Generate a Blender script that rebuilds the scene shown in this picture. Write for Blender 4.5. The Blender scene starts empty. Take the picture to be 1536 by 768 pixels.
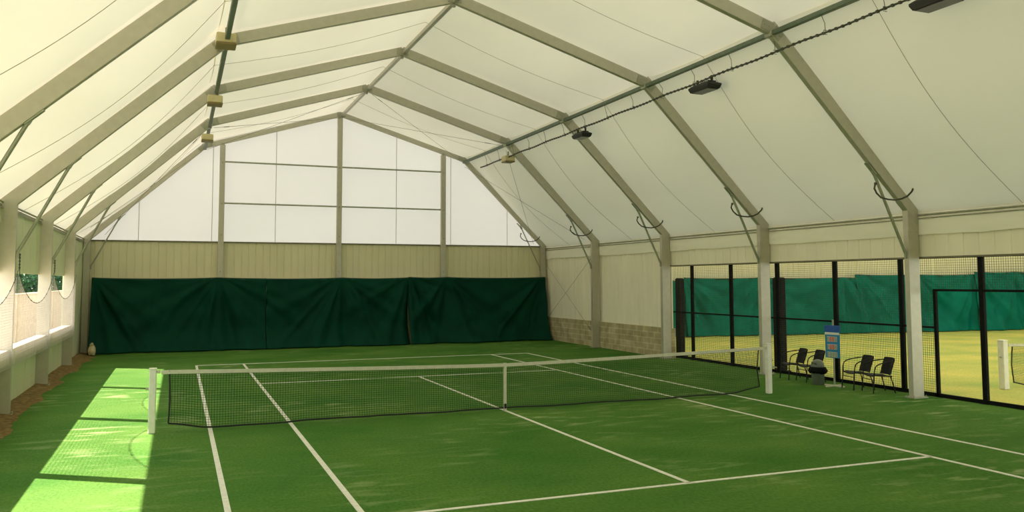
import bpy, math, random
from mathutils import Vector, Matrix, noise
random.seed(7)
S = bpy.context.scene
COL = S.collection
PI = math.pi

# ------------------------------------------------------------------ helpers
def fbm(x, y, z=0.0, s=1.0, o=3):
    a, t, f = 1.0, 0.0, s
    for _ in range(o):
        t += a * noise.noise(Vector((x * f, y * f, z * f + 3.7))); a *= .5; f *= 2
    return t

class MB:
    """collects shapes, then links them as one mesh object"""
    def __init__(s): s.v, s.f, s.m = [], [], []
    def add(s, vs, fs, m=0):
        b = len(s.v); s.v += [tuple(p) for p in vs]
        for f in fs: s.f.append([i + b for i in f]); s.m.append(m)
    def box(s, c, d, rot=None, bev=0.0, m=0):
        hx, hy, hz = d[0] / 2, d[1] / 2, d[2] / 2
        c = Vector(c)
        R = rot if rot else Matrix.Identity(3)
        if bev <= 0:
            vs = [c + R @ Vector((x * hx, y * hy, z * hz)) for x in (-1, 1) for y in (-1, 1) for z in (-1, 1)]
            s.add(vs, [(0, 1, 3, 2), (4, 6, 7, 5), (0, 4, 5, 1), (2, 3, 7, 6), (0, 2, 6, 4), (1, 5, 7, 3)], m)
            return
        b = min(bev, hx * .9, hy * .9, hz * .9)
        # chamfered box: octagonal stacks
        def ring(ix, iy, z):
            return [(ix, iy - b, z), (ix - b, iy, z), (-ix + b, iy, z), (-ix, iy - b, z), (-ix, -iy + b, z), (-ix + b, -iy, z), (ix - b, -iy, z), (ix, -iy + b, z)]
        rings = [ring(hx - b, hy - b, -hz), ring(hx, hy, -hz + b), ring(hx, hy, hz - b), ring(hx - b, hy - b, hz)]
        vs = [c + R @ Vector(p) for r in rings for p in r]
        fs = [tuple(range(7, -1, -1)), tuple(range(24, 32))]
        for k in range(3):
            for i in range(8):
                j = (i + 1) % 8
                fs.append((k * 8 + i, k * 8 + j, k * 8 + 8 + j, k * 8 + 8 + i))
        s.add(vs, fs, m)
    def bar(s, p0, p1, w, h, up=(0, 0, 1), m=0, bev=0.0):
        """rectangular bar: w across, h along 'up'"""
        p0, p1 = Vector(p0), Vector(p1)
        d = (p1 - p0); L = d.length; d.normalize()
        u = Vector(up); u = (u - d * u.dot(d)).normalized()
        r = d.cross(u)
        R = Matrix((r, d, u)).transposed()
        s.box((p0 + p1) / 2, (w, L, h), R, bev, m)
    def tube(s, pts, r, n=8, m=0, caps=True, closed=False):
        pts = [Vector(p) for p in pts]; N = len(pts)
        rad = r if isinstance(r, (list, tuple)) else [r] * N
        prev = None; vs = []
        for i, p in enumerate(pts):
            if closed: d = pts[(i + 1) % N] - pts[i - 1]
            else: d = pts[min(i + 1, N - 1)] - pts[max(i - 1, 0)]
            d.normalize()
            if prev is None:
                a = Vector((0, 0, 1)) if abs(d.z) < .9 else Vector((1, 0, 0))
                u = (a - d * a.dot(d)).normalized()
            else:
                u = (prev - d * prev.dot(d)).normalized()
            prev = u; w = d.cross(u)
            for k in range(n):
                t = 2 * PI * k / n
                vs.append(p + (u * math.cos(t) + w * math.sin(t)) * rad[i])
        fs = []
        for i in range(N if closed else N - 1):
            j = (i + 1) % N
            for k in range(n):
                k2 = (k + 1) % n
                fs.append((i * n + k, i * n + k2, j * n + k2, j * n + k))
        if caps and not closed:
            fs.append(tuple(range(n - 1, -1, -1))); fs.append(tuple((N - 1) * n + k for k in range(n)))
        s.add(vs, fs, m)
    def lathe(s, prof, c, n=24, m=0, squash=1.0):
        c = Vector(c); vs = []
        for r, z in prof:
            for k in range(n):
                t = 2 * PI * k / n
                vs.append(c + Vector((r * math.cos(t), r * math.sin(t) * squash, z)))
        fs = []
        for i in range(len(prof) - 1):
            for k in range(n):
                k2 = (k + 1) % n
                fs.append((i * n + k, i * n + k2, i * n + n + k2, i * n + n + k))
        fs.append(tuple(range(n - 1, -1, -1))); fs.append(tuple((len(prof) - 1) * n + k for k in range(n)))
        s.add(vs, fs, m)
    def grid(s, fn, nu, nv, m=0):
        vs = [fn(i / nu, j / nv) for j in range(nv + 1) for i in range(nu + 1)]
        w = nu + 1
        s.add(vs, [(j * w + i, j * w + i + 1, j * w + w + i + 1, j * w + w + i) for j in range(nv) for i in range(nu)], m)
    def build(s, name, mat, parent=None, smooth=False, loc=None, autos=None):
        me = bpy.data.meshes.new(name)
        org = Vector(loc) if loc else Vector((0, 0, 0))
        me.from_pydata([Vector(p) - org for p in s.v], [], s.f)
        for mm in (mat if isinstance(mat, (list, tuple)) else [mat]): me.materials.append(mm)
        for p, k in zip(me.polygons, s.m): p.material_index = k; p.use_smooth = smooth
        if autos:
            import bmesh
            bm = bmesh.new(); bm.from_mesh(me)
            bmesh.ops.recalc_face_normals(bm, faces=bm.faces)
            for e in bm.edges:
                if len(e.link_faces) == 2 and e.calc_face_angle(0) > autos: e.smooth = False
            for f in bm.faces: f.smooth = True
            bm.to_mesh(me); bm.free()
        me.update()
        o = bpy.data.objects.new(name, me); COL.objects.link(o)
        if parent is not None:
            o.parent = parent
            q, off = parent, Vector((0, 0, 0))
            while q is not None: off += q.location; q = q.parent
            o.location = org - off
        else:
            o.location = org
        return o

def tag(o, label, cat, group=None, kind=None):
    o['label'] = label; o['category'] = cat
    if group: o['group'] = group
    if kind: o['kind'] = kind
    return o
def thing(name, label, cat, loc=(0, 0, 0), group=None):
    o = bpy.data.objects.new(name, None); COL.objects.link(o)
    o.empty_display_size = .2; o.location = loc
    return tag(o, label, cat, group)
def struct(o, label=None, cat=None):
    o['kind'] = 'structure'
    if label: o['label'] = label
    if cat: o['category'] = cat
    return o
def copy_tree(src, loc, rz, label):
    r = src.copy(); COL.objects.link(r); r.location = loc; r.rotation_euler = (0, 0, rz); r['label'] = label
    for ch in list(src.children):
        c = ch.copy(); COL.objects.link(c); c.parent = r
        for g in list(ch.children):
            d = g.copy(); COL.objects.link(d); d.parent = c
    return r

# ------------------------------------------------------------------ materials
def newmat(name):
    m = bpy.data.materials.new(name); m.use_nodes = True
    nt = m.node_tree; nt.nodes.clear()
    out = nt.nodes.new('ShaderNodeOutputMaterial')
    return m, nt, out
def N(nt, t, **kw):
    n = nt.nodes.new(t)
    for k, v in kw.items():
        if k.startswith('i_'): n.inputs[k[2:].replace('_', ' ')].default_value = v
        else: setattr(n, k, v)
    return n
def mapping(nt, scale=(1, 1, 1)):
    tc = N(nt, 'ShaderNodeTexCoord'); mp = N(nt, 'ShaderNodeMapping')
    mp.inputs['Scale'].default_value = scale
    nt.links.new(tc.outputs['Object'], mp.inputs['Vector'])
    return mp.outputs['Vector']
def noise_col(nt, c1, c2, scale, stretch=(1, 1, 1), detail=3, lo=.35, hi=.65):
    v = mapping(nt, stretch)
    t = N(nt, 'ShaderNodeTexNoise'); t.inputs['Scale'].default_value = scale; t.inputs['Detail'].default_value = detail
    nt.links.new(v, t.inputs['Vector'])
    r = N(nt, 'ShaderNodeValToRGB')
    r.color_ramp.elements[0].position = lo; r.color_ramp.elements[0].color = (*c1, 1)
    r.color_ramp.elements[1].position = hi; r.color_ramp.elements[1].color = (*c2, 1)
    nt.links.new(t.outputs['Fac'], r.inputs['Fac'])
    return r.outputs['Color'], t.outputs['Fac']
def mixc(nt, fac, a, b, mode='MIX'):
    m = N(nt, 'ShaderNodeMix', data_type='RGBA', blend_type=mode)
    for sock, val in ((m.inputs['Factor'], fac), (m.inputs[6], a), (m.inputs[7], b)):
        if isinstance(val, bpy.types.NodeSocket): nt.links.new(val, sock)
        elif isinstance(val, (int, float)): sock.default_value = val
        else: sock.default_value = (*val, 1)
    return m.outputs[2]
def simple(name, col, rough=.6, metal=0.0, var=.0, scale=6, stretch=(1, 1, 1), spec=.5, bump=0.0):
    m, nt, out = newmat(name)
    b = N(nt, 'ShaderNodeBsdfPrincipled'); b.inputs['Roughness'].default_value = rough; b.inputs['Metallic'].default_value = metal
    b.inputs['Specular IOR Level'].default_value = spec
    c1 = tuple(max(0, c * (1 - var)) for c in col); c2 = tuple(min(1, c * (1 + var)) for c in col)
    c, f = noise_col(nt, c1, c2, scale, stretch)
    nt.links.new(c, b.inputs['Base Color'])
    if bump:
        bp = N(nt, 'ShaderNodeBump'); bp.inputs['Strength'].default_value = bump
        nt.links.new(f, bp.inputs['Height']); nt.links.new(bp.outputs['Normal'], b.inputs['Normal'])
    nt.links.new(b.outputs['BSDF'], out.inputs['Surface'])
    return m
def membrane(name, refl, trans, var=.04):
    """PVC cloth: diffuse reflection plus diffuse transmission"""
    m, nt, out = newmat(name)
    c, f = noise_col(nt, tuple(x * (1 - var) for x in refl), tuple(x * (1 + var) for x in refl), .35, (1, .4, 1), 4)
    d = N(nt, 'ShaderNodeBsdfDiffuse'); nt.links.new(c, d.inputs['Color'])
    c2, f2 = noise_col(nt, tuple(x * (1 - var * 2) for x in trans), tuple(x * (1 + var * 2) for x in trans), .3, (1, .4, 1), 4)
    t = N(nt, 'ShaderNodeBsdfTranslucent'); nt.links.new(c2, t.inputs['Color'])
    a = N(nt, 'ShaderNodeAddShader')
    nt.links.new(d.outputs[0], a.inputs[0]); nt.links.new(t.outputs[0], a.inputs[1]); nt.links.new(a.outputs[0], out.inputs['Surface'])
    return m
def turf(name, c1, c2, worn, amount=1.0):
    m, nt, out = newmat(name)
    b = N(nt, 'ShaderNodeBsdfPrincipled'); b.inputs['Roughness'].default_value = .95; b.inputs['Specular IOR Level'].default_value = .08
    base, f1 = noise_col(nt, c1, c2, .55, (.7, 1, 1), 5, .32, .68)
    fine, f2 = noise_col(nt, (.80, .80, .80), (1.18, 1.18, 1.18), 26, (1, .6, 1), 4, .3, .7)
    base = mixc(nt, 1.0, base, fine, 'MULTIPLY')
    # sand worn into the pile: streaks inside larger patches
    s1, g1 = noise_col(nt, (0, 0, 0), (1, 1, 1), 2.6, (.55, 1.5, 1), 7, .52, .74)
    s2, g2 = noise_col(nt, (0, 0, 0), (1, 1, 1), .33, (1, 1, 1), 2, .45, .70)
    w = mixc(nt, 1.0, s1, s2, 'MULTIPLY')
    sc = N(nt, 'ShaderNodeMath', operation='MULTIPLY'); sc.inputs[1].default_value = .80 * amount
    rb = N(nt, 'ShaderNodeRGBToBW'); nt.links.new(w, rb.inputs[0]); nt.links.new(rb.outputs[0], sc.inputs[0])
    col = mixc(nt, sc.outputs[0], base, worn)
    nt.links.new(col, b.inputs['Base Color'])
    bp = N(nt, 'ShaderNodeBump'); bp.inputs['Strength'].default_value = .35; bp.inputs['Distance'].default_value = .02
    tn = N(nt, 'ShaderNodeTexNoise'); tn.inputs['Scale'].default_value = 90
    nt.links.new(mapping(nt), tn.inputs['Vector']); nt.links.new(tn.outputs['Fac'], bp.inputs['Height'])
    nt.links.new(bp.outputs['Normal'], b.inputs['Normal'])
    nt.links.new(b.outputs['BSDF'], out.inputs['Surface'])
    return m
def blockwork(name):
    m, nt, out = newmat(name)
    b = N(nt, 'ShaderNodeBsdfPrincipled'); b.inputs['Roughness'].default_value = .9; b.inputs['Specular IOR Level'].default_value = .1
    tc = N(nt, 'ShaderNodeTexCoord'); sx = N(nt, 'ShaderNodeSeparateXYZ'); cx = N(nt, 'ShaderNodeCombineXYZ')
    nt.links.new(tc.outputs['Object'], sx.inputs[0]); nt.links.new(sx.outputs['Y'], cx.inputs['X']); nt.links.new(sx.outputs['Z'], cx.inputs['Y'])
    br = N(nt, 'ShaderNodeTexBrick'); br.inputs['Scale'].default_value = 1.0
    br.inputs['Brick Width'].default_value = .46; br.inputs['Row Height'].default_value = .2; br.inputs['Mortar Size'].default_value = .016
    br.inputs['Color1'].default_value = (.40, .345, .20, 1); br.inputs['Color2'].default_value = (.50, .43, .265, 1); br.inputs['Mortar'].default_value = (.58, .52, .36, 1)
    nt.links.new(cx.outputs[0], br.inputs['Vector'])
    n, f = noise_col(nt, (.7, .68, .64), (1.15, 1.15, 1.12), 2.2, (1, 1, 1), 5, .3, .7)
    c = mixc(nt, 1.0, br.outputs['Color'], n, 'MULTIPLY')
    nt.links.new(c, b.inputs['Base Color'])
    bp = N(nt, 'ShaderNodeBump'); bp.inputs['Strength'].default_value = .4; bp.invert = True
    nt.links.new(br.outputs['Fac'], bp.inputs['Height']); nt.links.new(bp.outputs['Normal'], b.inputs['Normal'])
    nt.links.new(b.outputs['BSDF'], out.inputs['Surface'])
    return m

M = {}
M['roof'] = membrane('roof_pvc', (.80, .755, .62), (.062, .061, .0515))
M['gable'] = membrane('gable_pvc', (.62, .60, .55), (.075, .078, .0765), .01)
M['roof2'] = membrane('annex_pvc', (.6, .58, .48), (.112, .114, .098))
M['strip'] = membrane('clear_pvc', (.80, .79, .68), (.10, .10, .09))
M['seam'] = simple('seam_weld', (.40, .38, .28), .8, var=.05)
M['gseam'] = simple('gable_weld', (.42, .40, .34), .8, var=.05)
M['turf'] = turf('court_turf', (.046, .146, .019), (.094, .198, .034), (.40, .46, .22))
M['turf2'] = turf('annex_turf', (.34, .42, .12), (.60, .54, .15), (.6, .6, .2), .4)
M['line'] = simple('white_line_turf', (.70, .70, .61), .9, var=.08, scale=14, spec=.1)
M['cladp'] = simple('pale_cladding', (.82, .785, .62), .55, var=.03, scale=1.2, stretch=(1, 1, .3), spec=.3)
M['clad'] = simple('cream_cladding', (.70, .665, .445), .55, var=.03, scale=1.2, stretch=(1, 1, .3), spec=.3)
M['cladg'] = simple('pale_green_cladding', (.62, .65, .41), .55, var=.04, scale=1.2, stretch=(1, 1, .3), spec=.3)
M['sillm'] = simple('sill_board', (.60, .53, .38), .6, var=.06, scale=5)
M['dedge'] = simple('dark_edge_trim', (.16, .15, .09), .6, var=.1)
M['steel'] = simple('galvanised_steel', (.50, .48, .385), .42, .40, var=.04, scale=7)
M['tubem'] = simple('tube_steel', (.34, .36, .27), .45, .45, var=.08, scale=9)
M['plate'] = simple('plate_steel', (.36, .36, .28), .5, .35, var=.08, scale=12)
M['purlin'] = simple('green_grey_steel', (.13, .17, .12), .5, .2, var=.12, scale=8)
M['wire'] = simple('cable_steel', (.17, .17, .13), .5, .5, var=.05)
M['conduit'] = simple('dark_conduit', (.055, .055, .035), .6, var=.2, scale=30)
M['black'] = simple('black_powder_coat', (.006, .0065, .006), .7, var=.2, scale=8, spec=.12)
M['lamp'] = simple('dark_lamp_casing', (.013, .013, .012), .6, var=.2)
M['lampg'] = simple('lamp_lens', (.03, .03, .026), .3, var=.1)
M['boxm'] = simple('tan_box', (.62, .54, .30), .6, var=.05)
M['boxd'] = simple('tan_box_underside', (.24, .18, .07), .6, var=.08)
M['curtain'] = simple('green_tarpaulin', (.0022, .040, .023), .6, var=.12, scale=1.3, spec=.06)
M['curtain_lit'] = simple('green_tarpaulin_lit', (.001, .135, .098), .6, var=.12, scale=1.3, spec=.08)  # same green tarpaulin, with the annex hall's brighter light put into its colour
M['curtainhem'] = simple('green_hem', (.004, .055, .030), .55, var=.08, spec=.2)
M['net'] = simple('net_cord', (.012, .016, .010), .8, var=.1)
M['mesh'] = simple('mesh_wire', (.018, .020, .010), .6, var=.1)
M['tape'] = simple('net_tape', (.55, .54, .40), .8, var=.06, scale=12)
M['post'] = simple('white_post', (.72, .71, .60), .45, var=.05, scale=9)
M['rattan'] = simple('black_rattan', (.007, .008, .0065), .75, var=.35, scale=60)
M['bin'] = simple('grey_bin', (.10, .125, .095), .5, var=.08)
M['binlid'] = simple('grey_bin_lid', (.13, .155, .125), .4, var=.08)
M['bag'] = simple('black_bag', (.006, .007, .006), .8, var=.2, spec=.08)
M['blue'] = simple('score_blue', (.008, .20, .42), .5, var=.05)
M['blueh'] = simple('score_header', (.004, .075, .33), .5, var=.05)
M['card'] = simple('score_card', (.66, .66, .56), .6, var=.03)
M['red'] = simple('score_digit_red', (.62, .10, .05), .6, var=.03)
M['grn'] = simple('score_digit_grey', (.22, .30, .24), .6, var=.03)
M['sand'] = simple('brown_sand', (.20, .140, .055), .95, var=.35, scale=9, spec=.1, bump=.6)
M['bagw'] = simple('pale_sack', (.56, .48, .30), .8, var=.12, scale=9, bump=.5)
M['scrim'] = simple('tan_scrim', (.52, .47, .42), .9, var=.08, spec=.1)
M['rope'] = simple('dark_rope', (.05, .06, .045), .8, var=.3, scale=40)
M['block'] = blockwork('block_wall')
M['gravel'] = simple('outdoor_gravel', (.52, .46, .38), .95, var=.2, scale=3, spec=.1)
M['stone'] = simple('outdoor_render', (.44, .345, .215), .95, var=.14, scale=5, spec=.1, bump=.4)
M['leaf'] = simple('tree_leaf', (.018, .070, .018), .6, var=.5, scale=3, spec=.2)
M['bark'] = simple('tree_bark', (.10, .07, .045), .9, var=.2)

# ------------------------------------------------------------------ plan
FY = [-1.8, 3.2, 8.2, 13.2, 18.2]
CX, EZ, BX, BZ, RZ = 8.93, 4.13, 5.25, 7.75, 9.36      # frame centre line
def cxs(sg): return 8.91 if sg > 0 else 9.16
RX0 = -.05
YN, YF = -16.8, 18.38

# ------------------------------------------------------------------ camera
cam = bpy.data.cameras.new('camera'); co = bpy.data.objects.new('camera', cam); COL.objects.link(co)
yaw, pit, rol = .381113742, .0688398508, -.0027188
f = Vector((math.sin(yaw) * math.cos(pit), math.cos(yaw) * math.cos(pit), math.sin(pit)))
rt = Vector((math.cos(yaw), -math.sin(yaw), 0)); up = rt.cross(f)
c_, s_ = math.cos(rol), math.sin(rol)
r2, u2 = rt * c_ + up * s_, up * c_ - rt * s_
mw = Matrix((r2, u2, -f)).transposed().to_4x4(); mw.translation = (-6.05561, -15.51136, 2.55393)
co.matrix_world = mw
cam.sensor_width = 36; cam.lens = 1246.53 * 36 / 1536
cam.shift_y = -(384 - 335.69) / 1536
cam.clip_start = .05; cam.clip_end = 400
S.camera = co

# ------------------------------------------------------------------ light
w = bpy.data.worlds.new('World'); S.world = w; w.use_nodes = True
bg = w.node_tree.nodes['Background']; bg.inputs['Color'].default_value = (.90, .95, 1.0, 1); bg.inputs['Strength'].default_value = 3.2
sd = bpy.data.lights.new('sun', 'SUN'); sd.energy = 26.0; sd.angle = math.radians(.6); sd.color = (1, .87, .75)
so = bpy.data.objects.new('sun', sd); COL.objects.link(so)
so.rotation_euler = Vector((1.07, -.73, -1)).to_track_quat('-Z', 'Y').to_euler(); so.location = (-30, 22, 30)
S.view_settings.view_transform = 'Standard'; S.view_settings.look = 'None'; S.view_settings.gamma = 1; S.view_settings.use_curve_mapping = False
S.view_settings.exposure = 0.0
S.cycles.max_bounces = 12; S.cycles.diffuse_bounces = 8; S.cycles.use_denoising = True

# ------------------------------------------------------------------ floor and court
b = MB(); b.box((0, .8, -.05), (18.9, 35.4, .1))
floor = struct(b.build('floor', M['turf']))
b = MB(); b.box((24.0, 2, -.052), (29.1, 46, .1))
struct(b.build('floor_annex', M['turf2']))
b = MB(); b.box((-89.6, 40, -.1), (160.8, 280, .1))
struct(b.build('ground_outside', M['gravel']))
def line(x0, y0, x1, y1, wd=.07):
    b = MB(); b.bar((x0, y0, .003), (x1, y1, .003), wd, .006)
    b.build('court_line', M['line'], floor)
BL = 11.885
for x in (-5.485, -4.115, 4.115, 5.485): line(x, -BL, x, BL)
line(0, -6.4, 0, 6.4, .065)
for y in (-6.4, 6.4): line(-4.115, y, 4.115, y, .065)
line(-5.485, BL, 5.485, BL, .08)

# ------------------------------------------------------------------ cladding
def clad(p0, p1, z0, z1, inward, pitch=.27, g=.018, t=.05):
    """vertical-rib sheet from p0 to p1 (plan), ribs cut into the inward face"""
    p0, p1 = Vector((*p0, 0)), Vector((*p1, 0)); d = p1 - p0; L = d.length; d.normalize(); n = Vector((*inward, 0)).normalized()
    prof = []; x = 0.0
    while x < L - 1e-4:
        for a, h in ((0, 0), (pitch - .05, 0), (pitch - .038, -g), (pitch - .012, -g)):
            if x + a <= L: prof.append((x + a, h))
        x += pitch
    prof.append((L, 0))
    b = MB(); vs = []; k = len(prof)
    for a, h in prof:
        q = p0 + d * a
        vs += [q + n * h + Vector((0, 0, z0)), q + n * h + Vector((0, 0, z1)), q - n * t + Vector((0, 0, z1)), q - n * t + Vector((0, 0, z0))]
    fs = []
    for i in range(k - 1):
        for j in range(4):
            j2 = (j + 1) % 4
            fs.append((i * 4 + j, i * 4 + j2, i * 4 + 4 + j2, i * 4 + 4 + j))
    fs += [(0, 3, 2, 1), ((k - 1) * 4, (k - 1) * 4 + 1, (k - 1) * 4 + 2, (k - 1) * 4 + 3)]
    b.add(vs, fs); return b

# back wall
struct(clad((-9.45, 18.36), (9.2, 18.36), 0, 4.07, (0, -1)).build('wall_back', M['clad']))
b = MB(); b.box((-.13, 18.35, 4.08), (18.62, .07, .05)); struct(b.build('trim_1', M['dedge']))
b = MB(); b.box((-.1, 18.325, 2.685), (18.5, .05, .07)); struct(b.build('trim_2', M['clad']))
struct(clad((-9.45, YN), (9.4, YN), 0, 4.07, (0, 1)).build('wall_front', M['clad']))

# left wall: lower panel, sill, upper panel, solid far bay
wl = struct(clad((-9.29, YN), (-9.29, 13.2), 0, 1.0, (1, 0), .9, .012).build('wall_left', M['cladg']))
clad((-9.29, YN), (-9.29, 13.2), 2.75, 4.06, (1, 0), .9, .012).build('upper_panel', M['cladg'], wl)
clad((-9.29, 13.2), (-9.29, 18.37), 0, 4.06, (1, 0), .9, .012).build('end_panel', M['cladg'], wl)
b = MB(); b.box((-9.18, (YN + 13.2) / 2, 1.11), (.25, 13.2 - YN, .28), bev=.012); b.build('sill', M['sillm'], wl)
b = MB(); b.box((-9.33, (YN + 18.3) / 2, 4.06), (.1, 18.3 - YN, .05)); b.build('top_rail', M['plate'], wl)

# right wall: block base with cladding over it in the last two bays, a cladding band elsewhere
wr = struct(clad((9.14, 18.37), (9.14, 8.2), .98, 4.04, (-1, 0), .30, .014).build('wall_right', M['cladp']))
b = MB(); b.box((9.17, 13.28, .485), (.2, 10.16, .99)); b.build('block_base', M['block'], wr)
clad((9.14, 8.2), (9.14, YN), 3.06, 4.04, (-1, 0), .36, .014).build('upper_band', M['cladp'], wr)
b = MB(); b.box((9.14, (8.2 + YN) / 2, 3.045), (.08, 8.2 - YN, .035)); b.build('edge_flashing', M['dedge'], wr)

# ------------------------------------------------------------------ membrane roof
O = .165
MP = [(-9.45, EZ - .07), (-BX - .16, BZ + .14), (RX0, RZ + .16), (BX + .10, BZ + .14), (CX + .20, EZ - .10)]
SEG = 14
def roof_pt(k, s, t, y0, y1):
    (x0, z0), (x1, z1) = MP[k], MP[k + 1]
    x, z = x0 + (x1 - x0) * s, z0 + (z1 - z0) * s
    nx, nz = (z1 - z0), -(x1 - x0); L = math.hypot(nx, nz); nx, nz = nx / L, nz / L     # inward
    if nz > 0: nx, nz = -nx, -nz
    # saddle sag over the whole half slope, deepest mid bay
    along = (s if k in (1, 2) else s)
    dip = math.sin(PI * t) * (.07 + .30 * math.sin(PI * s)) if True else 0
    if k in (1, 2):
        top = s if k == 1 else 1 - s
        dip = math.sin(PI * t) * (.07 * (1 - top) + .14 * math.sin(PI * s))
    else:
        low = 1 - s if k == 0 else s
        dip = math.sin(PI * t) * (.07 * (1 - low) + .30 * math.sin(PI * s))
    return Vector((x + nx * dip, y0 + (y1 - y0) * t, z + nz * dip))
bays = [(-16.8, -11.8), (-11.8, -6.8), (-6.8, -1.8)] + list(zip(FY[:-1], FY[1:-1] + [18.42]))
b = MB()
for y0, y1 in bays:
    for k in range(4):
        b.grid(lambda u, v, k=k, y0=y0, y1=y1: roof_pt(k, v, u, y0, y1), 10, SEG)
ceil = b.build('ceiling', M['roof'], smooth=True); struct(ceil)
import bmesh as _bm
_b = _bm.new(); _b.from_mesh(ceil.data); _bm.ops.remove_doubles(_b, verts=_b.verts, dist=.002); _bm.ops.recalc_face_normals(_b, faces=_b.faces); _b.to_mesh(ceil.data); _b.free()
for p in ceil.data.polygons: p.use_smooth = True
for (y0, y1) in bays[2:]:
    for k in range(4):
        pts = [roof_pt(k, i / 20, .5, y0, y1) for i in range(21)]
        cen = Vector((0, (y0 + y1) / 2, 3))
        pts = [p + (cen - p).normalized() * .012 for p in pts]
        b = MB(); b.tube(pts, .005, 5); b.build('seam', M['seam'], ceil)

# gable membranes
def gable(y, name):
    b = MB(); n = 24
    vs = []; zb = 4.07
    prof = [(-9.47, EZ - .06), (-BX - .16, BZ + .14), (RX0, RZ + .16), (BX + .10, BZ + .14), (CX + .2, EZ - .02)]
    vs = [(x, y, z) for x, z in prof] + [(CX + .2, y, zb - .02), (-9.47, y, zb - .02)]
    vb = [(x, y + (.03 if y > 0 else -.03), z) for x, y_, z in vs]
    b.add(vs, [tuple(range(7))])
    return b.build(name, M['gable'])
gb = struct(gable(18.40, 'wall_gable'))
struct(gable(YN - .02, 'wall_gable_front'))
def zroof(x):
    x = abs(x)
    return RZ + .1 - (RZ - BZ) * x / BX if x < BX else BZ + .1 - (BZ - EZ) * (x - BX) / (CX - BX)
for x in (-7.48, -4.91, -2.55, 2.32, 4.7, 7.3):
    b = MB(); b.tube([(x, 18.392, 4.08), (x, 18.392, zroof(x))], .011, 5); b.build('seam', M['gseam'], gb)

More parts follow.
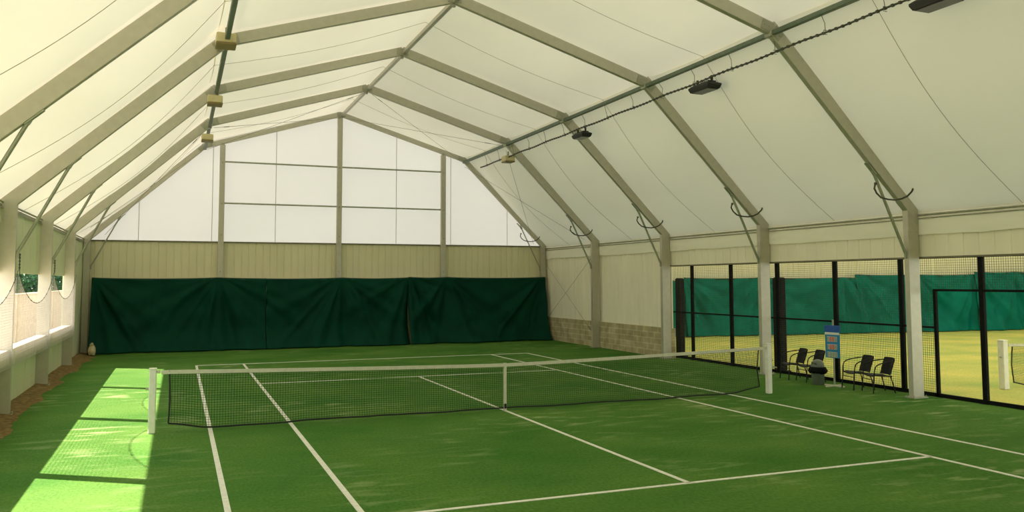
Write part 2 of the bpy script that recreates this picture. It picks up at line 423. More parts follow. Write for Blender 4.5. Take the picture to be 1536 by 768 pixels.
# ------------------------------------------------------------------ portal frames
FL = {-1.8: 'grey steel portal frame nearest the camera, right column beside the black mesh gate',
      3.2: 'grey steel portal frame whose right column stands just behind the white right net post',
      8.2: 'grey steel portal frame whose right column stands where the block wall meets the mesh fence',
      13.2: 'grey steel portal frame whose right column splits the low block wall in two',
      18.2: 'thin grey steel portal frame set against the white gable at the back'}
def frame(y):
    t = thing('portal_frame', FL[y], 'steel frame', (0, y, 0), 'portal frames carrying the tent roof')
    W, D = .13, .30
    if y > 18: W, D = .12, .22
    for sg in (-1, 1):
        if y < 18: D = .30 if sg > 0 else .28
        b = MB(); b.box((sg * cxs(sg), y, EZ / 2 + .01), (D, W, EZ + .02))
        b.build('column', M['steel'], t)
        b = MB(); b.box((sg * cxs(sg), y, .012), (D + .1, W + .14, .024))
        for ax in (-1, 1):
            for ay in (-1, 1): b.tube([(sg * cxs(sg) + ax * (D / 2 + .02), y + ay * (W / 2 + .035), .02), (sg * cxs(sg) + ax * (D / 2 + .02), y + ay * (W / 2 + .035), .06)], .012, 6)
        b.build('base_plate', M['plate'], t)
        e, k, r = Vector((sg * cxs(sg), y, EZ)), Vector((sg * BX, y, BZ)), Vector((RX0, y, RZ))
        nrm = Vector((-sg * (BZ - EZ), 0, -(cxs(sg) - BX))).normalized()
        d = (k - e).normalized()
        b = MB(); b.bar(e - d * .16, k + d * .09, W - .006, D * .95, nrm, bev=.008); b.build('rafter', M['steel'], t)
        d2 = (r - k).normalized(); n2 = Vector((d2.z * -1 if False else -sg * abs(d2.z), 0, -abs(d2.x)))
        b = MB(); b.bar(k - d2 * .09, r + d2 * .01, W - .01, D * .88, n2, bev=.008); b.build('rafter', M['steel'], t)
        # joint plates at knee and eave
        b = MB()
        for fy in (-1, 1):
            b.bar(k - d * .26 + Vector((0, fy * (W / 2 + .004), 0)), k + Vector((0, fy * (W / 2 + .004), 0)), .008, D * .7, nrm)
            b.bar(k + Vector((0, fy * (W / 2 + .004), 0)), k + d2 * .3 + Vector((0, fy * (W / 2 + .004), 0)), .008, D * .7, n2)
            for q in (-.2, -.1): b.tube([k + d * q + Vector((0, fy * W / 2, 0)), k + d * q + Vector((0, fy * (W / 2 + .02), 0))], .012, 6)
            for q in (.12, .24): b.tube([k + d2 * q + Vector((0, fy * W / 2, 0)), k + d2 * q + Vector((0, fy * (W / 2 + .02), 0))], .012, 6)
        b.build('joint_plate', M['plate'], t)
        b = MB()
        for fy in (-1, 1):
            b.box((sg * cxs(sg), y + fy * (W / 2 + .004), EZ - .24), (D * .98, .008, .5)); b.bar(e - d * .08 + Vector((0, fy * (W / 2 + .004), 0)), e + d * .34 + Vector((0, fy * (W / 2 + .004), 0)), .014, D * .9, nrm)
            for q in (-.12, -.34, -.52):
                for ax in (-.09, .09): b.tube([(sg * cxs(sg) + ax, y + fy * W / 2, EZ + q), (sg * cxs(sg) + ax, y + fy * (W / 2 + .02), EZ + q)], .011, 6)
        b.build('eave_plate', M['steel'], t)
        # knee brace with end lugs
        lo, hi = Vector((sg * (cxs(sg) - D / 2), y, 3.08)), Vector((sg * (cxs(sg) - 1.05), y, 4.94))
        dd = (hi - lo).normalized()
        b = MB(); b.tube([lo + dd * .05, hi - dd * .02], .032 if y < 18 else .024, 10)
        b.box(lo + dd * .02, (.09, .03, .16)); b.bar(hi - dd * .1, hi + dd * .06, .03, .08, nrm)
        b.bar(hi - d * .12 - nrm * -.02, hi + d * .22 - nrm * -.02, .10, .025, nrm)
        br = b.build('knee_brace', M['tubem'], t)
        if sg == 1:
            # black bent hose clipped round the brace and rafter
            P = [(7.83, 4.62), (7.80, 4.52), (7.86, 4.42), (7.98, 4.33), (8.14, 4.29), (8.28, 4.28), (8.42, 4.31), (8.52, 4.36), (8.60, 4.46), (8.62, 4.58)]
            b = MB(); b.tube([(p[0], y - .10 - .05 * max(0, i_ - 3), p[1]) for i_, p in enumerate(P)], .019, 8)
            b.tube([(8.618, y - .40, 4.56), (8.622, y - .40, 4.61)], .034, 8); b.tube([(7.835, y - .10, 4.60), (7.84, y - .10, 4.65)], .030, 8)
            b.build('bent_hose', M['conduit'], t)
    b = MB()
    for fy in (-1, 1): b.box((RX0, y + fy * (W / 2 + .005), RZ - .03), (.34, .01, .2))
    b.box((RX0, y, RZ - .17), (.07, .07, .1)); b.build('ridge_plate', M['plate'], t)
    return t
for y in FY: frame(y)

# ------------------------------------------------------------------ purlins
b = MB(); b.bar((BX - .03, -9, BZ - .10), (BX - .03, 18.2, BZ - .10), .10, .10, bev=.01)
t = b.build('roof_purlin', M['purlin']); tag(t, 'dark green-grey steel purlin along the right bend of the roof', 'roof beam')
for y in FY[:-1]:
    b = MB(); b.box((BX - .03, y, BZ - .10), (.14, .22, .14), bev=.01); b.build('clamp', M['plate'], t)
b = MB(); b.bar((-BX + .03, -9, BZ - .10), (-BX + .03, 18.2, BZ - .10), .10, .10, bev=.01)
t = b.build('roof_purlin', M['purlin']); tag(t, 'dark green-grey steel purlin along the left bend of the roof, tan boxes under it', 'roof beam')
for y in FY[1:-1]:
    b = MB(); b.box((-BX + .03, y, BZ - .10), (.14, .22, .14), bev=.01); b.build('clamp', M['plate'], t)
b = MB(); b.bar((0, -9, RZ - .03), (0, 18.2, RZ - .03), .11, .11, bev=.01)
tag(b.build('ridge_beam', M['steel']), 'pale steel ridge beam running along the roof peak', 'roof beam')

# eave rails and the white sheet strip on the right wall
b = MB(); b.tube([(9.06, YN, 3.98), (9.06, 18.3, 3.98)], .022, 8); b.tube([(9.07, YN, 3.905), (9.07, 18.3, 3.905)], .016, 8)
y = -16.
while y < 18: b.bar((9.05, y, 3.905), (9.05, y + .22, 3.905), .03, .03); y += 1.25
struct(b.build('trim_3', M['plate']))
def stripfn(u, v):
    y = YN + (18.3 - YN) * u
    z = 4.03 - v * (.50 + .03 * fbm(y, 0, 0, .8))
    x = 9.10 - .018 * math.sin(PI * v) + .014 * fbm(y, z * 3, 1.5, 1.6) - .018 * v * (1 + fbm(y, 4, 0, .5))
    return Vector((x, y, z))
b = MB(); b.grid(stripfn, 420, 8); struct(b.build('trim_4', M['strip'], smooth=True))
b = MB(); b.tube([(-9.26, YN, 4.12), (-9.26, 18.3, 4.12)], .022, 8); b.tube([(-9.26, YN, 4.0), (-9.26, 18.3, 4.0)], .016, 8)
struct(b.build('trim_5', M['plate']))

# ------------------------------------------------------------------ gable posts and rails
GX = [-4.58, -.08, 4.31]
gl = ['left grey steel gable post rising behind the green curtain', 'tall middle grey steel gable post reaching the roof peak', 'right grey steel gable post rising behind the green curtain']
for x, l in zip(GX, gl):
    top = zroof(x) - .22
    t = thing('gable_post', l, 'post', (x, 18.22, 0), 'gable posts on the back wall')
    b = MB(); b.box((x, 18.22, top / 2), (.20, .16, top), bev=.008)
    b.build('shaft', M['steel'], t)
    b = MB(); b.box((x, 18.22, .012), (.32, .22, .024)); b.build('base_plate', M['plate'], t)
    for z in (4.35, 5.55, 7.15, 2.95):
        b = MB(); b.box((x, 18.132, z), (.05, .012, .06)); b.build('bolt_plate', M['plate'], t)
    b = MB(); b.box((x, 18.2, top + .03), (.12, .13, .08)); b.build('head_bracket', M['plate'], t)
for z0, nm in ((5.58, 'lower'), (7.19, 'upper')):
    for i, sd_ in ((0, 'left'), (1, 'right')):
        b = MB(); b.bar((GX[i] + .1, 18.22, z0), (GX[i + 1] - .1, 18.22, z0), .05, .06, bev=.006)
        tag(b.build('gable_rail', M['tubem']), f'{nm} thin steel rail crossing the white gable {sd_} of its middle post', 'rail', 'thin rails across the gable')

# ------------------------------------------------------------------ bracing cables
def cable(p0, p1, label, r=.006, group='bracing cables'):
    t = MB(); t.tube([p0, p1], r, 6); o = t.build('bracing_cable', M['wire']); tag(o, label, 'cable', group)
    b = MB(); d = (Vector(p1) - Vector(p0)).normalized(); q = Vector(p0) + d * .5
    b.tube([q, q + d * .25], r * 2.2, 6); b.build('turnbuckle', M['wire'], o)
    return o
zk, zr = BZ - .14, RZ - .17
cable((.1, 13.25, zr), (BX - .1, 18.1, zk), 'thin roof cable from the second-last ridge joint down right to the gable frame bend')
cable((BX - .15, 13.25, zk), (.1, 18.1, zr), 'thin roof cable from the gable peak to the right bend of the second-last frame')
cable((-.1, 13.25, zr), (-BX + .1, 18.1, zk), 'thin roof cable from the second-last ridge joint down left to the gable frame bend')
cable((-BX + .15, 13.25, zk), (-.1, 18.1, zr), 'thin roof cable from the gable peak to the left bend of the second-last frame')
cable((BX - .02, 13.25, zk - .16), (CX - .50, 18.1, EZ + .05), 'thin cable on the right steep roof from the tan box down to the back corner')
cable((CX - .45, 13.25, EZ + .02), (BX - .02, 18.1, zk - .16), 'thin cable on the right steep roof climbing to the gable frame bend')
cable((-BX - .1, 13.25, zk - .1), (-CX + .35, 18.1, EZ + .15), 'thin cable on the left steep roof descending to the back corner')
cable((-CX + .3, 13.25, EZ + .12), (-BX - .1, 18.1, zk - .1), 'thin cable on the left steep roof climbing to the gable frame bend')
cable((9.06, 13.4, 3.7), (9.06, 18.1, .9), 'thin wall cable falling from the block wall column to the back right corner')
cable((9.03, 13.4, .35), (9.03, 18.1, 3.3), 'thin wall cable rising from the block wall column to the back right corner')

# ------------------------------------------------------------------ conduit and lamps
RX, RZ2 = 5.33, 7.2
t = thing('cable_conduit', 'dark cable conduit hung on wires below the right roof purlin', 'conduit', (RX, 5, RZ2))
b = MB(); pts = [(RX, 16.3 - i * .5, RZ2 + .12 * max(0, (i * .5 - 2) / 24) - .012 * math.sin(i * 1.3)) for i in range(49)]
b.tube(pts, .020, 8)
k = 0
for i in range(len(pts) * 3 - 3):
    p, q = Vector(pts[i // 3]), Vector(pts[min(i // 3 + 1, len(pts) - 1)]); c = p.lerp(q, (i % 3) / 3)
    b.box(c, (.048, .05, .048))
b.build('conduit', M['conduit'], t)
y = 15.6; i = 0
while y > -7:
    zc = RZ2 + .12 * max(0, (16.3 - y - 2) / 24)
    dx = random.uniform(-.03, .03)
    b = MB(); b.tube([(RX, y, zc), (RX - .02 + dx, y + random.uniform(-.05, .05), (zc + BZ - .1) / 2), (BX - .03, y + random.uniform(-.03, .03), BZ - .12)], .007, 5)
    b.tube([(RX + .04, y, zc - .04), (RX - .04, y, zc - .04), (RX - .04, y, zc + .04), (RX + .04, y, zc + .04)], .007, 5)
    b.build('hanger', M['wire'], t); y -= 1.45; i += 1
def floodlight(loc, label, sc=1.0, rz=0):
    t = thing('floodlight', label, 'lamp', loc, 'dark floodlights on the right conduit')
    b = MB(); L, W, H = .84 * sc, .40 * sc, .11 * sc
    # tapered housing
    vs = []
    for z, a in ((-H, .88), (-H * .25, 1), (H * .1, 1), (H * .6, .7)):
        for x_, y_ in ((-1, -1), (1, -1), (1, 1), (-1, 1)): vs.append((x_ * W / 2 * a, y_ * L / 2 * a, z))
    fs = [(3, 2, 1, 0), (12, 13, 14, 15)]
    for r in range(3):
        for q in range(4):
            q2 = (q + 1) % 4; fs.append((r * 4 + q, r * 4 + q2, r * 4 + 4 + q2, r * 4 + 4 + q))
    b.add([Vector(v) + Vector(loc) for v in vs], fs)
    for q in range(5): b.box(Vector(loc) + Vector((0, (-.3 + .15 * q) * sc, H * .55)), (W * .6, .014, .06))
    b.build('housing', M['lamp'], t)
    b = MB(); b.box(Vector(loc) + Vector((0, 0, -H - .006)), (W * .78, L * .80, .02)); b.build('lens', M['lampg'], t)
    for q in (-.3, .3):
        b = MB(); b.box(Vector(loc) + Vector((0, q * sc, H + .03)), (.04, .05, .14)); b.build('bracket', M['lamp'], t)
    return t
floodlight((RX + .06, -5.75, 7.15), 'dark floodlight nearest the camera, cut by the picture top', 1.0)
floodlight((RX + .06, .78, 7.13), 'dark floodlight on the conduit between the two nearest right frames', .95)
floodlight((RX + .06, 7.25, 7.05), 'dark floodlight on the conduit in front of the third right rafter', .85)
def tanbox(loc, label, s=1.0, rot=0):
    t = thing('junction_box', label, 'box', loc, 'tan boxes under the roof bends')
    b = MB(); b.box(Vector(loc) + Vector((0, 0, .02)), (.42 * s, .5 * s, .22 * s), bev=.02); b.build('casing', M['boxm'], t)
    b = MB(); b.box(Vector(loc) + Vector((0, 0, -.11 * s)), (.43 * s, .5 * s, .05 * s), bev=.01); b.build('lower_lip', M['boxd'], t)
    b = MB(); b.bar(Vector(loc) + Vector((0, 0, .12 * s)), Vector(loc) + Vector((0, 0, .3)), .06, .04, (1, 0, 0)); b.build('hanger_bracket', M['plate'], t)
    return t
tanbox((-5.24, 2.75, 7.63), 'largest tan box under the left roof bend, nearest the camera', .95)
tanbox((-5.26, 7.85, 7.39), 'middle one of three tan boxes under the left roof bend', .9)
tanbox((-5.28, 13.3, 7.26), 'smallest-looking tan box under the left roof bend, nearest the gable', .85)
tanbox((5.40, 13.45, 7.14), 'lone tan box hanging on the right conduit near the gable', .9)

# ------------------------------------------------------------------ curtains
def curtain(p0, p1, zt, zb, label, seed, cat='curtain', hang=None, flare=.42, top_drop=.05, inward=(0, -1), amp=.19, mat='curtain', nu=150, nv=44):
    p0, p1 = Vector((*p0, 0)), Vector((*p1, 0)); d = p1 - p0; L = d.length; d.normalize(); n = Vector((*inward, 0))
    hang = hang or [0.0, L]
    rnd = random.Random(seed)
    ph = [rnd.uniform(0, 6) for _ in hang]; fr = [rnd.uniform(6, 9) for _ in hang]
    H = zt - zb
    folds = []
    for h in hang:
        for q in range(6):
            folds.append((h, rnd.choice((-1, 1)) * rnd.uniform(.25, 2.6), rnd.uniform(1.3, 2.4), rnd.uniform(.045, .11), rnd.uniform(.5, 1.0), rnd.choice((1, 1, -1))))
    def fn(u, v):
        x = u * L; z = v * H                      # v from the top
        disp = 0; drop = 9
        for h, p, q in zip(hang, ph, fr):
            dx = x - h; r = math.hypot(dx, z * 1.0)
            th = math.atan2(dx, z + .12)
            fade = min(1, r / .8) * math.exp(-abs(dx) / 2.6)
            disp += amp * fade * (math.sin(q * th + p) ** 3 * .9 + .25 * math.sin(2.3 * q * th + p * 2))
            drop = min(drop, abs(dx))
        for h, dx, pw, wd_, am, sg in folds:
            e = (x - h - dx * v ** (1 / pw if sg < 0 else 1 / 1.15)) / (wd_ * (1 + 1.3 * v))
            if abs(e) < 3: disp += .125 * am * math.exp(-e * e) * min(1, v * 5) * max(0, 1.05 - v * .75)
        disp += .11 * fbm(x * .45 + seed, z * .55, seed, .8, 3) + .035 * fbm(x * 1.8, z * 1.2 + seed, 2, 1.2, 3)
        fl = flare * max(0, v - .66) ** 1.7 / (.34 ** 1.7)
        sag = top_drop * (1 - math.exp(-drop * 1.2)) * (1 - v)
        edge = .10 + .16 * v
        pt = p0 + d * x + n * (edge + disp * min(1, .25 + v * 1.5) + fl * (1 + .35 * fbm(x, 0, seed, .9)))
        pt.z = max(zt - z - sag, zb + .012 * (1 + fbm(x, 2, seed, 1.5)))
        return pt
    b = MB(); b.grid(fn, nu, nv)
    o = b.build('backdrop_curtain', M[mat], smooth=True)
    md = o.modifiers.new('thickness', 'SOLIDIFY'); md.thickness = .012
    tag(o, label, cat, 'green backdrop curtains')
    b = MB(); b.grid(lambda u, v: fn(u, v * .022) + n * .012, nu, 1)
    b.build('top_hem', M['curtainhem'], o)
    b = MB(); b.tube([fn(i / 40, 0) + Vector((0, 0, .01)) for i in range(41)], .012, 6); b.build('hanging_wire', M['wire'], o)
    return o
curtain((-8.95, 18.05), (-2.9, 18.05), 2.71, .02, 'dark green backdrop curtain at the left of the back wall, beside the pale sack', 3, hang=[0, 4.3], nu=170)
curtain((-2.893, 18.03), (2.713, 18.03), 2.70, .02, 'dark green backdrop curtain in the middle of the back wall, under the middle gable post', 5, hang=[-1.2, 2.9, 5.6], nu=160)
curtain((2.72, 18.05), (8.92, 18.05), 2.72, .02, 'dark green backdrop curtain at the right of the back wall, beside the block wall', 8, hang=[0.1, 1.7, 6.1], nu=170)

# ------------------------------------------------------------------ annex hall beyond the fence
AP = [(9.46, 17.9), (20.3, 16.6), (24.3, 15.75), (38.0, 14.3)]
b = MB()
struct(clad((9.20, 18.36), (24.5, 16.15), 0, 6.0, (-.14, -1), .30, .014).build('wall_annex_back', M['clad']))
struct(clad((24.5, 16.15), (39, 14.6), 0, 6.0, (-.1, -1), .30, .014).build('wall_annex_far', M['clad']))
curtain((10.0, 17.9), (15.6, 17.1), 2.55, .02, 'brightly lit green curtain beyond the fence, nearest the block wall', 11, mat='curtain_lit', inward=(-.14, -1), hang=[0, 5.4], flare=.12)
curtain((15.4, 17.03), (24.42, 15.76), 2.68, .02, 'wide green curtain beyond the fence, behind the left chairs and scoreboard', 14, mat='curtain_lit', inward=(-.14, -1), hang=[0, 3.9, 8.3], flare=.12, nu=190)
curtain((24.35, 15.85), (31.4, 15.05), 2.82, .02, 'green curtain beyond the fence, seen above the right pair of chairs', 17, mat='curtain_lit', inward=(-.1, -1), hang=[.2, 3.5, 7], flare=.12)
curtain((31.3, 14.98), (38.6, 14.3), 2.95, .02, 'green curtain beyond the fence at the far right, behind the white court post', 21, mat='curtain_lit', inward=(-.1, -1), hang=[0, 2.6, 7], flare=.12)
b = MB()
b.grid(lambda u, v: Vector((9.16 + 30.14 * u, YN - 4 + 39.5 * v, 4.12 + 1.5 * math.sin(PI * u) )), 30, 4)
struct(b.build('ceiling_annex', M['roof2'], smooth=True))
struct(clad((39, 14.6), (39, -20.8), 0, 4.6, (-1, 0), .3, .014).build('wall_annex_side', M['clad']))

# ------------------------------------------------------------------ mesh fence
FX = 9.45; FT = 3.05
t = thing('mesh_fence', 'black steel mesh fence between the two courts with a gate opening', 'fence', (FX, 2, 0))
PY_ = [9.55, 7.45, 5.4, 3.3, 1.1, -.98, -3.06, -5.15]
for y in PY_:
    b = MB(); b.box((FX, y, FT / 2), (.08, .11, FT), bev=.006)
    b.box((FX, y, .01), (.13, .2, .02))
    b.build('post', M['black'], t)
b = MB(); b.box((FX, -1.20, FT / 2 - .15), (.07, .06, FT - .3), bev=.006); b.build('post', M['black'], t)
b = MB(); b.bar((FX, PY_[-1], FT), (FX, PY_[0], FT), .07, .05); b.build('top_rail', M['black'], t)
b = MB(); b.bar((FX, PY_[-1], .04), (FX, PY_[0], .04), .06, .08); b.build('bottom_rail', M['black'], t)
b = MB(); b.bar((FX, -1.9, 1.51), (FX, PY_[0], 1.51), .05, .045); b.build('middle_rail', M['black'], t)
gt = MB(); gt.box((FX, -1.9, 1.17), (.06, .07, 2.34)); gt.bar((FX, -1.87, 2.33), (FX, PY_[-1], 2.33), .05, .05)
gt.build('gate_frame', M['black'], t)
def meshpanel(y0, y1, z0, z1, pitch=.052, r=.0024):
    b = MB()
    n = int((y1 - y0) / pitch); m = int((z1 - z0) / pitch)
    for i in range(1, n): b.box((FX, y0 + (y1 - y0) * i / n, (z0 + z1) / 2), (2 * r, 2 * r, z1 - z0))
    for i in range(1, m): b.box((FX, (y0 + y1) / 2, z0 + (z1 - z0) * i / m), (2 * r, y1 - y0, 2 * r))
    b.build('mesh_panel', M['mesh'], t)
for a, c in zip(PY_[:6], PY_[1:6] + [-1.9]): 
    if a > -.9: meshpanel(c + .05, a - .05, .06, FT - .02)
meshpanel(-1.87, -1.2, .06, FT - .02)
meshpanel(-3.02, -1.87, 2.35, FT - .02)
meshpanel(-5.1, -3.1, 2.35, FT - .02)
# tall black pillars standing behind the fence
for (x, y, wd, l) in ((9.80, 8.72, .20, 'tall black pillar behind the fence next to the block wall'),
                      (9.80, 3.66, .26, 'tall black pillar behind the fence beside the net post column')):
    t2 = thing('dark_pillar', l, 'pillar', (x, y, 0), 'black pillars behind the fence'); t2['kind'] = 'thing'
    b = MB(); b.box((x, y, 1.33), (.22, wd * 1.3, 2.62), bev=.03); b.build('pad', M['black'], t2)
    b = MB(); b.box((x, y, .012), (.34, wd * 1.3 + .12, .024)); b.build('base', M['black'], t2)
# white framed door leaf edge beside the second pillar
b = MB(); b.box((9.56, 3.43, .95), (.03, .03, 1.9)); b.bar((9.56, 3.43, .12), (9.56, 3.95, .12), .03, .03); b.box((9.56, 3.9, .62), (.05, .2, .16))
tag(b.build('upright_frame', M['post']), 'thin white upright frame beside the black pillar behind the net post', 'frame')

# ------------------------------------------------------------------ tennis nets
def netmesh(x0, x1, y, top, bot, name, parent, pitch=.046, r=.0027):
    b = MB(); n = int((x1 - x0) / pitch)
    def P(i, v):
        x = x0 + (x1 - x0) * i / n
        zt, zb = top(x), bot(x)
        return Vector((x, y + .05 * math.sin(PI * v) * (1 + .3 * math.sin(x * 1.7)), zb + (zt - zb) * (1 - v)))
    for i in range(n + 1):
        pts = [P(i, k / 4) for k in range(5)]
        b.tube(pts, r, 4, caps=False)
    m = 23
    for j in range(1, m):
        b.tube([P(i, j / m) for i in range(0, n + 1, 3)], r, 4, caps=False)
    return b.build(name, M['net'], parent)
def net(x0, x1, y, label, ctr=.914, edge=1.04, strap=True):
    t = thing('tennis_net', label, 'net', ((x0 + x1) / 2, y, 0))
    xm, hw = (x0 + x1) / 2, (x1 - x0) / 2
    top = lambda x: ctr + (edge - ctr) * abs((x - xm) / hw) ** 1.25
    bot = lambda x: .05 + .03 * fbm(x, 3, 0, .7) + (.10 * max(0, abs((x - xm) / hw) - .9) / .1 if True else 0)
    m = netmesh(x0, x1, y, lambda x: top(x) - .02, bot, 'net_mesh', t); m['kind'] = 'stuff'
    b = MB(); n = 80; xs = [x0 - .13 + (x1 - x0 + .26) * i / n for i in range(n + 1)]
    for a, c in zip(xs[:-1], xs[1:]):
        b.bar((a, y, top(min(max(a, x0), x1)) - .022), (c + .004, y, top(min(max(c, x0), x1)) - .022), .022, .065)
    b.build('headband', M['tape'], t)
    b = MB(); b.tube([(x, y + .01, bot(x)) for x in [x0 + (x1 - x0) * i / 90 for i in range(91)]], .016, 6)
    b.build('bottom_cord', M['net'], t)
    for xx in (x0, x1):
        b = MB(); b.tube([(xx, y, bot(xx)), (xx + (.02 if xx < xm else -.02), y + .05, .55), (xx, y, top(xx))], .014, 6)
        b.build('side_cord', M['net'], t)
    if strap:
        b = MB(); b.box((xm, y - .016, (top(xm)) / 2), (.055, .010, top(xm))); b.box((xm, y + .016, top(xm) / 2), (.055, .010, top(xm)))
        b.box((xm, y, top(xm) + .015), (.055, .045, .01)); s = b.build('centre_strap', M['tape'], t)
        b = MB(); b.box((xm, y - .01, .09), (.05, .05, .10), bev=.01); b.build('strap_buckle', M['net'], s)
    return t
net(-6.16, 6.16, 0, 'long tennis net with cream headband stretched across the green court')
def netpost(x, y, h, label, wd=.115, group='white net posts', side=1):
    t = thing('net_post', label, 'net post', (x, y, 0), group)
    b = MB(); b.box((x, y, h / 2), (wd, wd, h), bev=.012); b.build('shaft', M['post'], t)
    b = MB(); b.box((x, y, h + .012), (wd + .01, wd + .01, .03), bev=.008); b.build('cap', M['post'], t)
    b = MB(); b.box((x + side * (wd / 2 + .03), y, h - .04), (.06, .05, .05), bev=.006); b.build('cable_pulley', M['tape'], t)
    b = MB(); b.tube([(x - side * wd / 2, y - .02, .75), (x - side * (wd / 2 + .05), y - .02, .75)], .018, 8); b.build('winder', M['plate'], t)
    return t
netpost(-6.42, 0, 1.07, 'white left net post standing in the strip of sunlight', side=1)
netpost(6.42, 0, 1.10, 'white right net post near the mesh fence', side=-1)
# next court
netpost(11.93, -1.55, 1.12, 'white net post of the next court seen through the gate', .16, side=1)
net(12.25, 22.5, -1.55, 'net of the neighbouring court beyond the mesh gate', strap=False)

# ------------------------------------------------------------------ chairs
def make_chair(loc, rz, label):
    t = thing('bistro_chair', label, 'chair', (0, 0, 0), 'black rattan armchairs by the fence')
    # local: front = -x
    b = MB()
    def seat(u, v):
        x = -.23 + .44 * u; y = (-.215 + .43 * v) * (1 - .08 * u)
        z = .42 - .035 * u - .018 * math.sin(PI * v) - .02 * max(0, .12 - u) / .12
        return Vector((x, y, z))
    b.grid(seat, 12, 10); b.grid(lambda u, v: seat(1 - u, v) - Vector((0, 0, .025)), 12, 10)
    b.tube([seat(0, i / 10) - Vector((0, 0, .012)) for i in range(11)] + [seat(i / 10, 1) - Vector((0, 0, .012)) for i in range(1, 11)] + [seat(1, 1 - i / 10) - Vector((0, 0, .012)) for i in range(1, 11)] + [seat(1 - i / 10, 0) - Vector((0, 0, .012)) for i in range(1, 10)], .016, 6, closed=True)
    b.build('seat', M['rattan'], t, smooth=True)
    b = MB()
    def back(u, v):
        y = (-.205 + .41 * v); z = .40 + .37 * u
        wv = 1 + .06 * u
        x = .18 + .12 * u - .05 * (1 - (2 * v - 1) ** 2) * -1 - .03
        if u > .85: y *= 1 - .12 * ((u - .85) / .15) ** 2
        return Vector((x, y * wv, z))
    b.grid(back, 12, 10); b.grid(lambda u, v: back(1 - u, v) + Vector((.022, 0, 0)), 12, 10)
    rim = [back(0, 0)] + [back(i / 10, 0) for i in range(1, 11)] + [back(1, i / 10) for i in range(1, 11)] + [back(1 - i / 10, 1) for i in range(1, 11)]
    b.tube([p + Vector((.011, 0, 0)) for p in rim], .015, 6)
    for k in range(1, 7):
        b.tube([back(k / 7, i / 8) - Vector((.004, 0, 0)) for i in range(9)], .006, 5)
    b.build('backrest', M['rattan'], t, smooth=True)
    for sy in (-1, 1):
        # front leg runs up into the arm, which sweeps back to the backrest
        b = MB(); b.tube([(-.27, sy * .255, 0), (-.25, sy * .25, .22), (-.235, sy * .245, .41)], .0135, 8)
        b.build('leg', M['rattan'], t, smooth=True)
        b = MB(); b.tube([(.27, sy * .22, 0), (.22, sy * .21, .22), (.17, sy * .20, .39)], .0135, 8)
        b.build('leg', M['rattan'], t, smooth=True)
        b = MB(); b.tube([(-.235, sy * .245, .40), (-.225, sy * .255, .52), (-.20, sy * .262, .60), (-.14, sy * .266, .645), (-.04, sy * .262, .675), (.08, sy * .25, .70), (.19, sy * .23, .715), (.25, sy * .20, .725)], .0135, 8)
        b.build('armrest', M['rattan'], t, smooth=True)
    b = MB(); b.tube([(-.245, -.245, .30), (-.245, .245, .30)], .009, 6); b.build('stretcher', M['rattan'], t)
    t.location = loc; t.rotation_euler = (0, 0, rz)
    return t
ch = make_chair((8.86, 2.02, 0), -.26, 'black rattan armchair furthest from the scoreboard, left of the grey bin')
copy_tree(ch, (8.90, 1.44, 0), -.22, 'black rattan armchair standing directly behind the grey bin')
copy_tree(ch, (8.86, -.18, 0), -.24, 'black rattan armchair just right of the blue scoreboard stand')
copy_tree(ch, (8.88, -.78, 0), -.30, 'black rattan armchair closest to the near right column')

# ------------------------------------------------------------------ litter bin
L = Vector((8.60, .86, 0))
t = thing('litter_bin', 'grey round litter bin with domed lid and black bag between the chairs', 'bin', L)
b = MB(); b.lathe([(.13, 0), (.138, .012), (.165, .36), (.168, .38)], L, 28); b.build('body', M['bin'], t, autos=.6)
b = MB(); nn = 40; vs = []
for k_, (r0, z0) in enumerate(((.160, .43), (.185, .425), (.215, .36), (.222, .31), (.195, .275))):
    for i in range(nn):
        a = 2 * PI * i / nn; w_ = fbm(math.cos(a) * 2, math.sin(a) * 2, k_ * .3, 1.3)
        vs.append(L + Vector(((r0 + .018 * w_ * k_ / 2) * math.cos(a), (r0 + .018 * w_ * k_ / 2) * math.sin(a), z0 + .045 * w_ * (k_ > 1))))
b.add(vs, [(k_ * nn + i, k_ * nn + (i + 1) % nn, k_ * nn + nn + (i + 1) % nn, k_ * nn + nn + i) for k_ in range(4) for i in range(nn)])
b.build('bin_bag', M['bag'], t, smooth=True)
b = MB(); b.lathe([(.160, .42), (.163, .45), (.154, .50), (.130, .555), (.09, .59), (.045, .606), (.01, .61)], L, 28)
ld = b.build('lid', M['binlid'], t, autos=.7)
b = MB(); b.box(L + Vector((-.140, -.03, .515)), (.03, .16, .075), Matrix.Rotation(-.45, 3, 'Y'), bev=.01); b.build('flap', M['bin'], ld)

# ------------------------------------------------------------------ scoreboard on a stand
X = Vector((8.68, .42, 0))
t = thing('scoreboard', 'blue tennis scoreboard with three rows of flip cards on a thin stand', 'scoreboard', X)
rot = Matrix.Rotation(.18, 3, 'Z')          # board faces the court, -x
def LB(x, y, z): return X + rot @ Vector((x, y, z))
b = MB(); b.box(LB(.03, 0, .82), (.035, .035, 1.56), rot, .004); b.build('pole', M['tubem'], t)
b = MB(); b.bar(LB(.03, -.27, .015), LB(.03, .27, .015), .05, .03); b.bar(LB(-.28, 0, .016), LB(.26, 0, .016), .05, .03); b.build('cross_base', M['tape'], t)
b = MB(); b.box(LB(0, 0, .99), (.025, .40, .62), rot, .006); bd = b.build('board', M['blue'], t)
b = MB(); b.box(LB(-.004, 0, 1.38), (.03, .43, .16), rot, .006); b.build('header', M['blueh'], t)
b = MB(); b.box(LB(-.016, 0, 1.265), (.012, .40, .055), rot); hb = b.build('title_strip', M['card'], t)
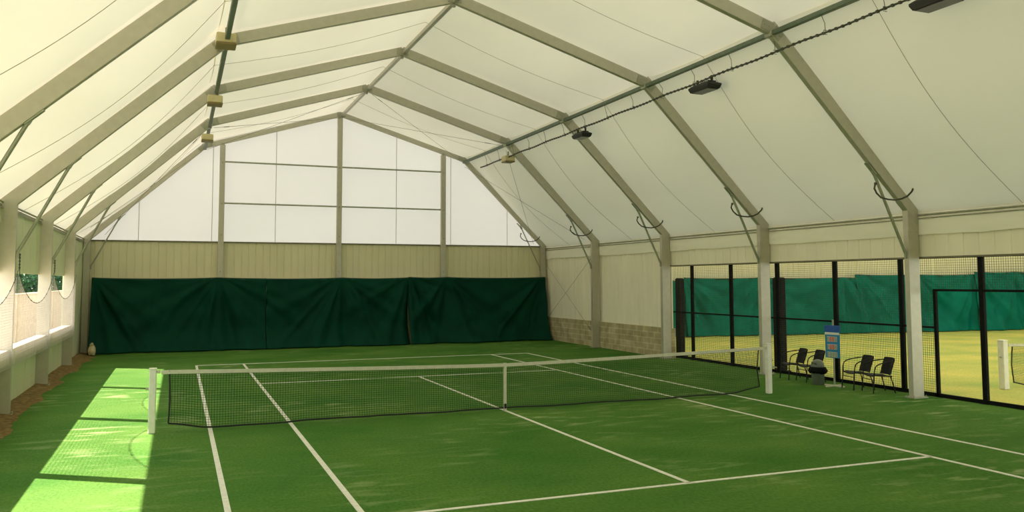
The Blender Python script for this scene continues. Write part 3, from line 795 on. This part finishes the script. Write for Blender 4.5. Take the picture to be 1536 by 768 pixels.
for z in (1.13, .945, .76):
    for i, dy in enumerate((.105, .035, -.035, -.105)):
        b = MB(); b.box(LB(-.018, dy, z), (.012, .066, .125), rot); cd = b.build('score_card', M['card'], t)
        b = MB(); m_ = M['red'] if i in (1, 2) and z > .8 else M['grn']
        for q in (-.044, 0, .044): b.box(LB(-.027, dy, z + q), (.004, .052, .020), rot)
        b.box(LB(-.027, dy - .019, z), (.004, .018, .10), rot); b.box(LB(-.027, dy + .019, z), (.004, .018, .10), rot)
        b.build('digit', m_, cd)

# ------------------------------------------------------------------ left edge: sand, sack, ropes
b = MB(); nU, nV = 160, 10
def sandfn(u, v):
    y = -6 + 24 * u
    wdt = .27 + .22 * fbm(y, 1, 0, .8, 5) + .08 * math.sin(y * 1.7)
    if y < 3: wdt *= max(.25, 1 - (3 - y) * .05)
    x = -9.28 + (.24 + max(.15, wdt)) * v
    z = .004 + (.05 * (1 - v) + .02 * max(0, fbm(x * 3, y * 2, 0, 1.2))) * (1 - v ** 3)
    return Vector((x, y, z))
b.grid(lambda u, v: sandfn(u, v), nU, nV)
o = b.build('sand_drift', M['sand'], smooth=True); tag(o, 'ragged strip of brown sand washed along the foot of the left wall', 'sand', kind='stuff')
b = MB()
def sack(u, v):
    a = 2 * PI * u; h = v
    r = .21 * math.sin(PI * min(1, .18 + h * .82)) ** .55 if h < .96 else .05
    r *= 1 + .16 * fbm(math.cos(a), math.sin(a), h, 2.0)
    return Vector((-8.80 + r * .6 * math.cos(a), 17.02 + r * math.sin(a), .02 + .36 * h + .03 * fbm(a, h, 0, 2)))
b.grid(sack, 26, 14)
t = b.build('sack', M['bagw'], smooth=True); tag(t, 'small pale sack slumped in the back left corner by the curtain', 'sack')
b = MB(); b.tube([(-8.80, 17.02, .30), (-8.84, 16.96, .38), (-8.78, 16.90, .41)], [.10, .035, .055], 8); b.build('tied_neck', M['bagw'], t, smooth=True)
# scrim nets hung on sagging ropes inside the openings
sl = {-1.8: 'fine tan scrim net on a sagging rope, left of the nearest visible left column', 3.2: 'fine tan scrim net on a sagging rope over the middle left opening',
      8.2: 'fine tan scrim net on a sagging rope over the farthest left opening'}
XN = -8.965
for y0 in (-1.8, 3.2, 8.2):
    y1 = y0 + 4.86
    t = thing('scrim_net', sl[y0], 'net', (XN, y0, .95), 'scrim nets over the left openings')
    def ztop(y, y0=y0, y1=y1):
        u = (y - y0) / (y1 - y0)
        return 2.78 - .68 * (4 * u * (1 - u)) ** .85
    b = MB(); n = int((y1 - y0) / .05)
    for i in range(n + 1):
        y = y0 + (y1 - y0) * i / n
        b.box((XN, y, (.95 + ztop(y)) / 2), (.0030, .0030, ztop(y) - .95))
    z = .96
    while z < 2.76:
        # span only where the net exists at this height
        u = 0.0; ys = [y0 + (y1 - y0) * k / 200 for k in range(201)]
        run = None
        for k, y in enumerate(ys):
            ins = ztop(y) > z
            if ins and run is None: run = y
            if (not ins or k == 200) and run is not None:
                if y - run > .01: b.box((XN, (run + y) / 2, z), (.0030, y - run, .0030))
                run = None
        z += .05
    m = b.build('net_mesh', M['scrim'], t); m['kind'] = 'stuff'
    b = MB(); P = [(XN + .012, y0 + (y1 - y0) * k / 40, ztop(y0 + (y1 - y0) * k / 40)) for k in range(41)]
    b.tube(P, .006, 6)
    for k in range(1, 40, 3): b.box(P[k], (.020, .03, .020))
    b.build('head_rope', M['rope'], t)
    b = MB(); b.tube([(XN + .012, y0, 2.78), (XN + .012, y0 + .02, 2.95), (XN + .01, y0 + .02, 3.12)], .010, 6)
    for q in range(5): b.box((XN + .012, y0 + .02, 2.84 + q * .065), (.028, .028, .034))
    b.build('hanging_chain', M['rope'], t)

# ------------------------------------------------------------------ outdoors seen through the left openings
b = MB(); b.box((-12.6, 53, 1.0), (.3, 100, 2.0)); b.box((-12.6, 53, 2.03), (.38, 100, .06))
struct(b.build('garden_wall', M['stone']))
tl = ['leafy dark green tree outside, seen through the opening nearest the camera', 'leafy dark green tree outside, seen through the middle left opening', 'leafy dark green tree outside, seen through the farthest left opening']
for (x, y, r, l) in ((-17.2, 38, 2.7, tl[0]), (-17.4, 52, 2.8, tl[1]), (-17.4, 69, 3.0, tl[2])):
    t = thing('tree', l, 'tree', (x, y, 0), 'trees outside the left openings')
    b = MB(); b.tube([(x, y, -.05), (x + .1, y, 1.2), (x, y + .1, 2.6)], [.14, .11, .06], 8)
    b.tube([(x + .05, y, 1.6), (x + .6, y - .4, 2.6)], [.06, .03], 6); b.tube([(x + .05, y, 1.7), (x - .5, y + .6, 2.8)], [.06, .03], 6)
    b.build('trunk', M['bark'], t)
    b = MB(); rnd = random.Random(int(y))
    for i in range(7500):
        v = Vector((rnd.gauss(0, 1), rnd.gauss(0, 1), rnd.gauss(0, 1))).normalized()
        rr = r * (.5 + .5 * rnd.random()) * (1 + .25 * noise.noise(v * 2.2 + Vector((y, 0, 0))))
        c = Vector((x, y, 2.7)) + Vector((v.x * rr, v.y * rr * 2.4, v.z * rr * .95))
        a = Vector((rnd.gauss(0, 1), rnd.gauss(0, 1), rnd.gauss(0, 1))).normalized(); bb = a.orthogonal().normalized()
        q = rnd.uniform(.12, .22)
        b.add([c - a * q, c + bb * q * .5, c + a * q, c - bb * q * .5], [(0, 1, 2, 3)])
    b.build('crown', M['leaf'], t)
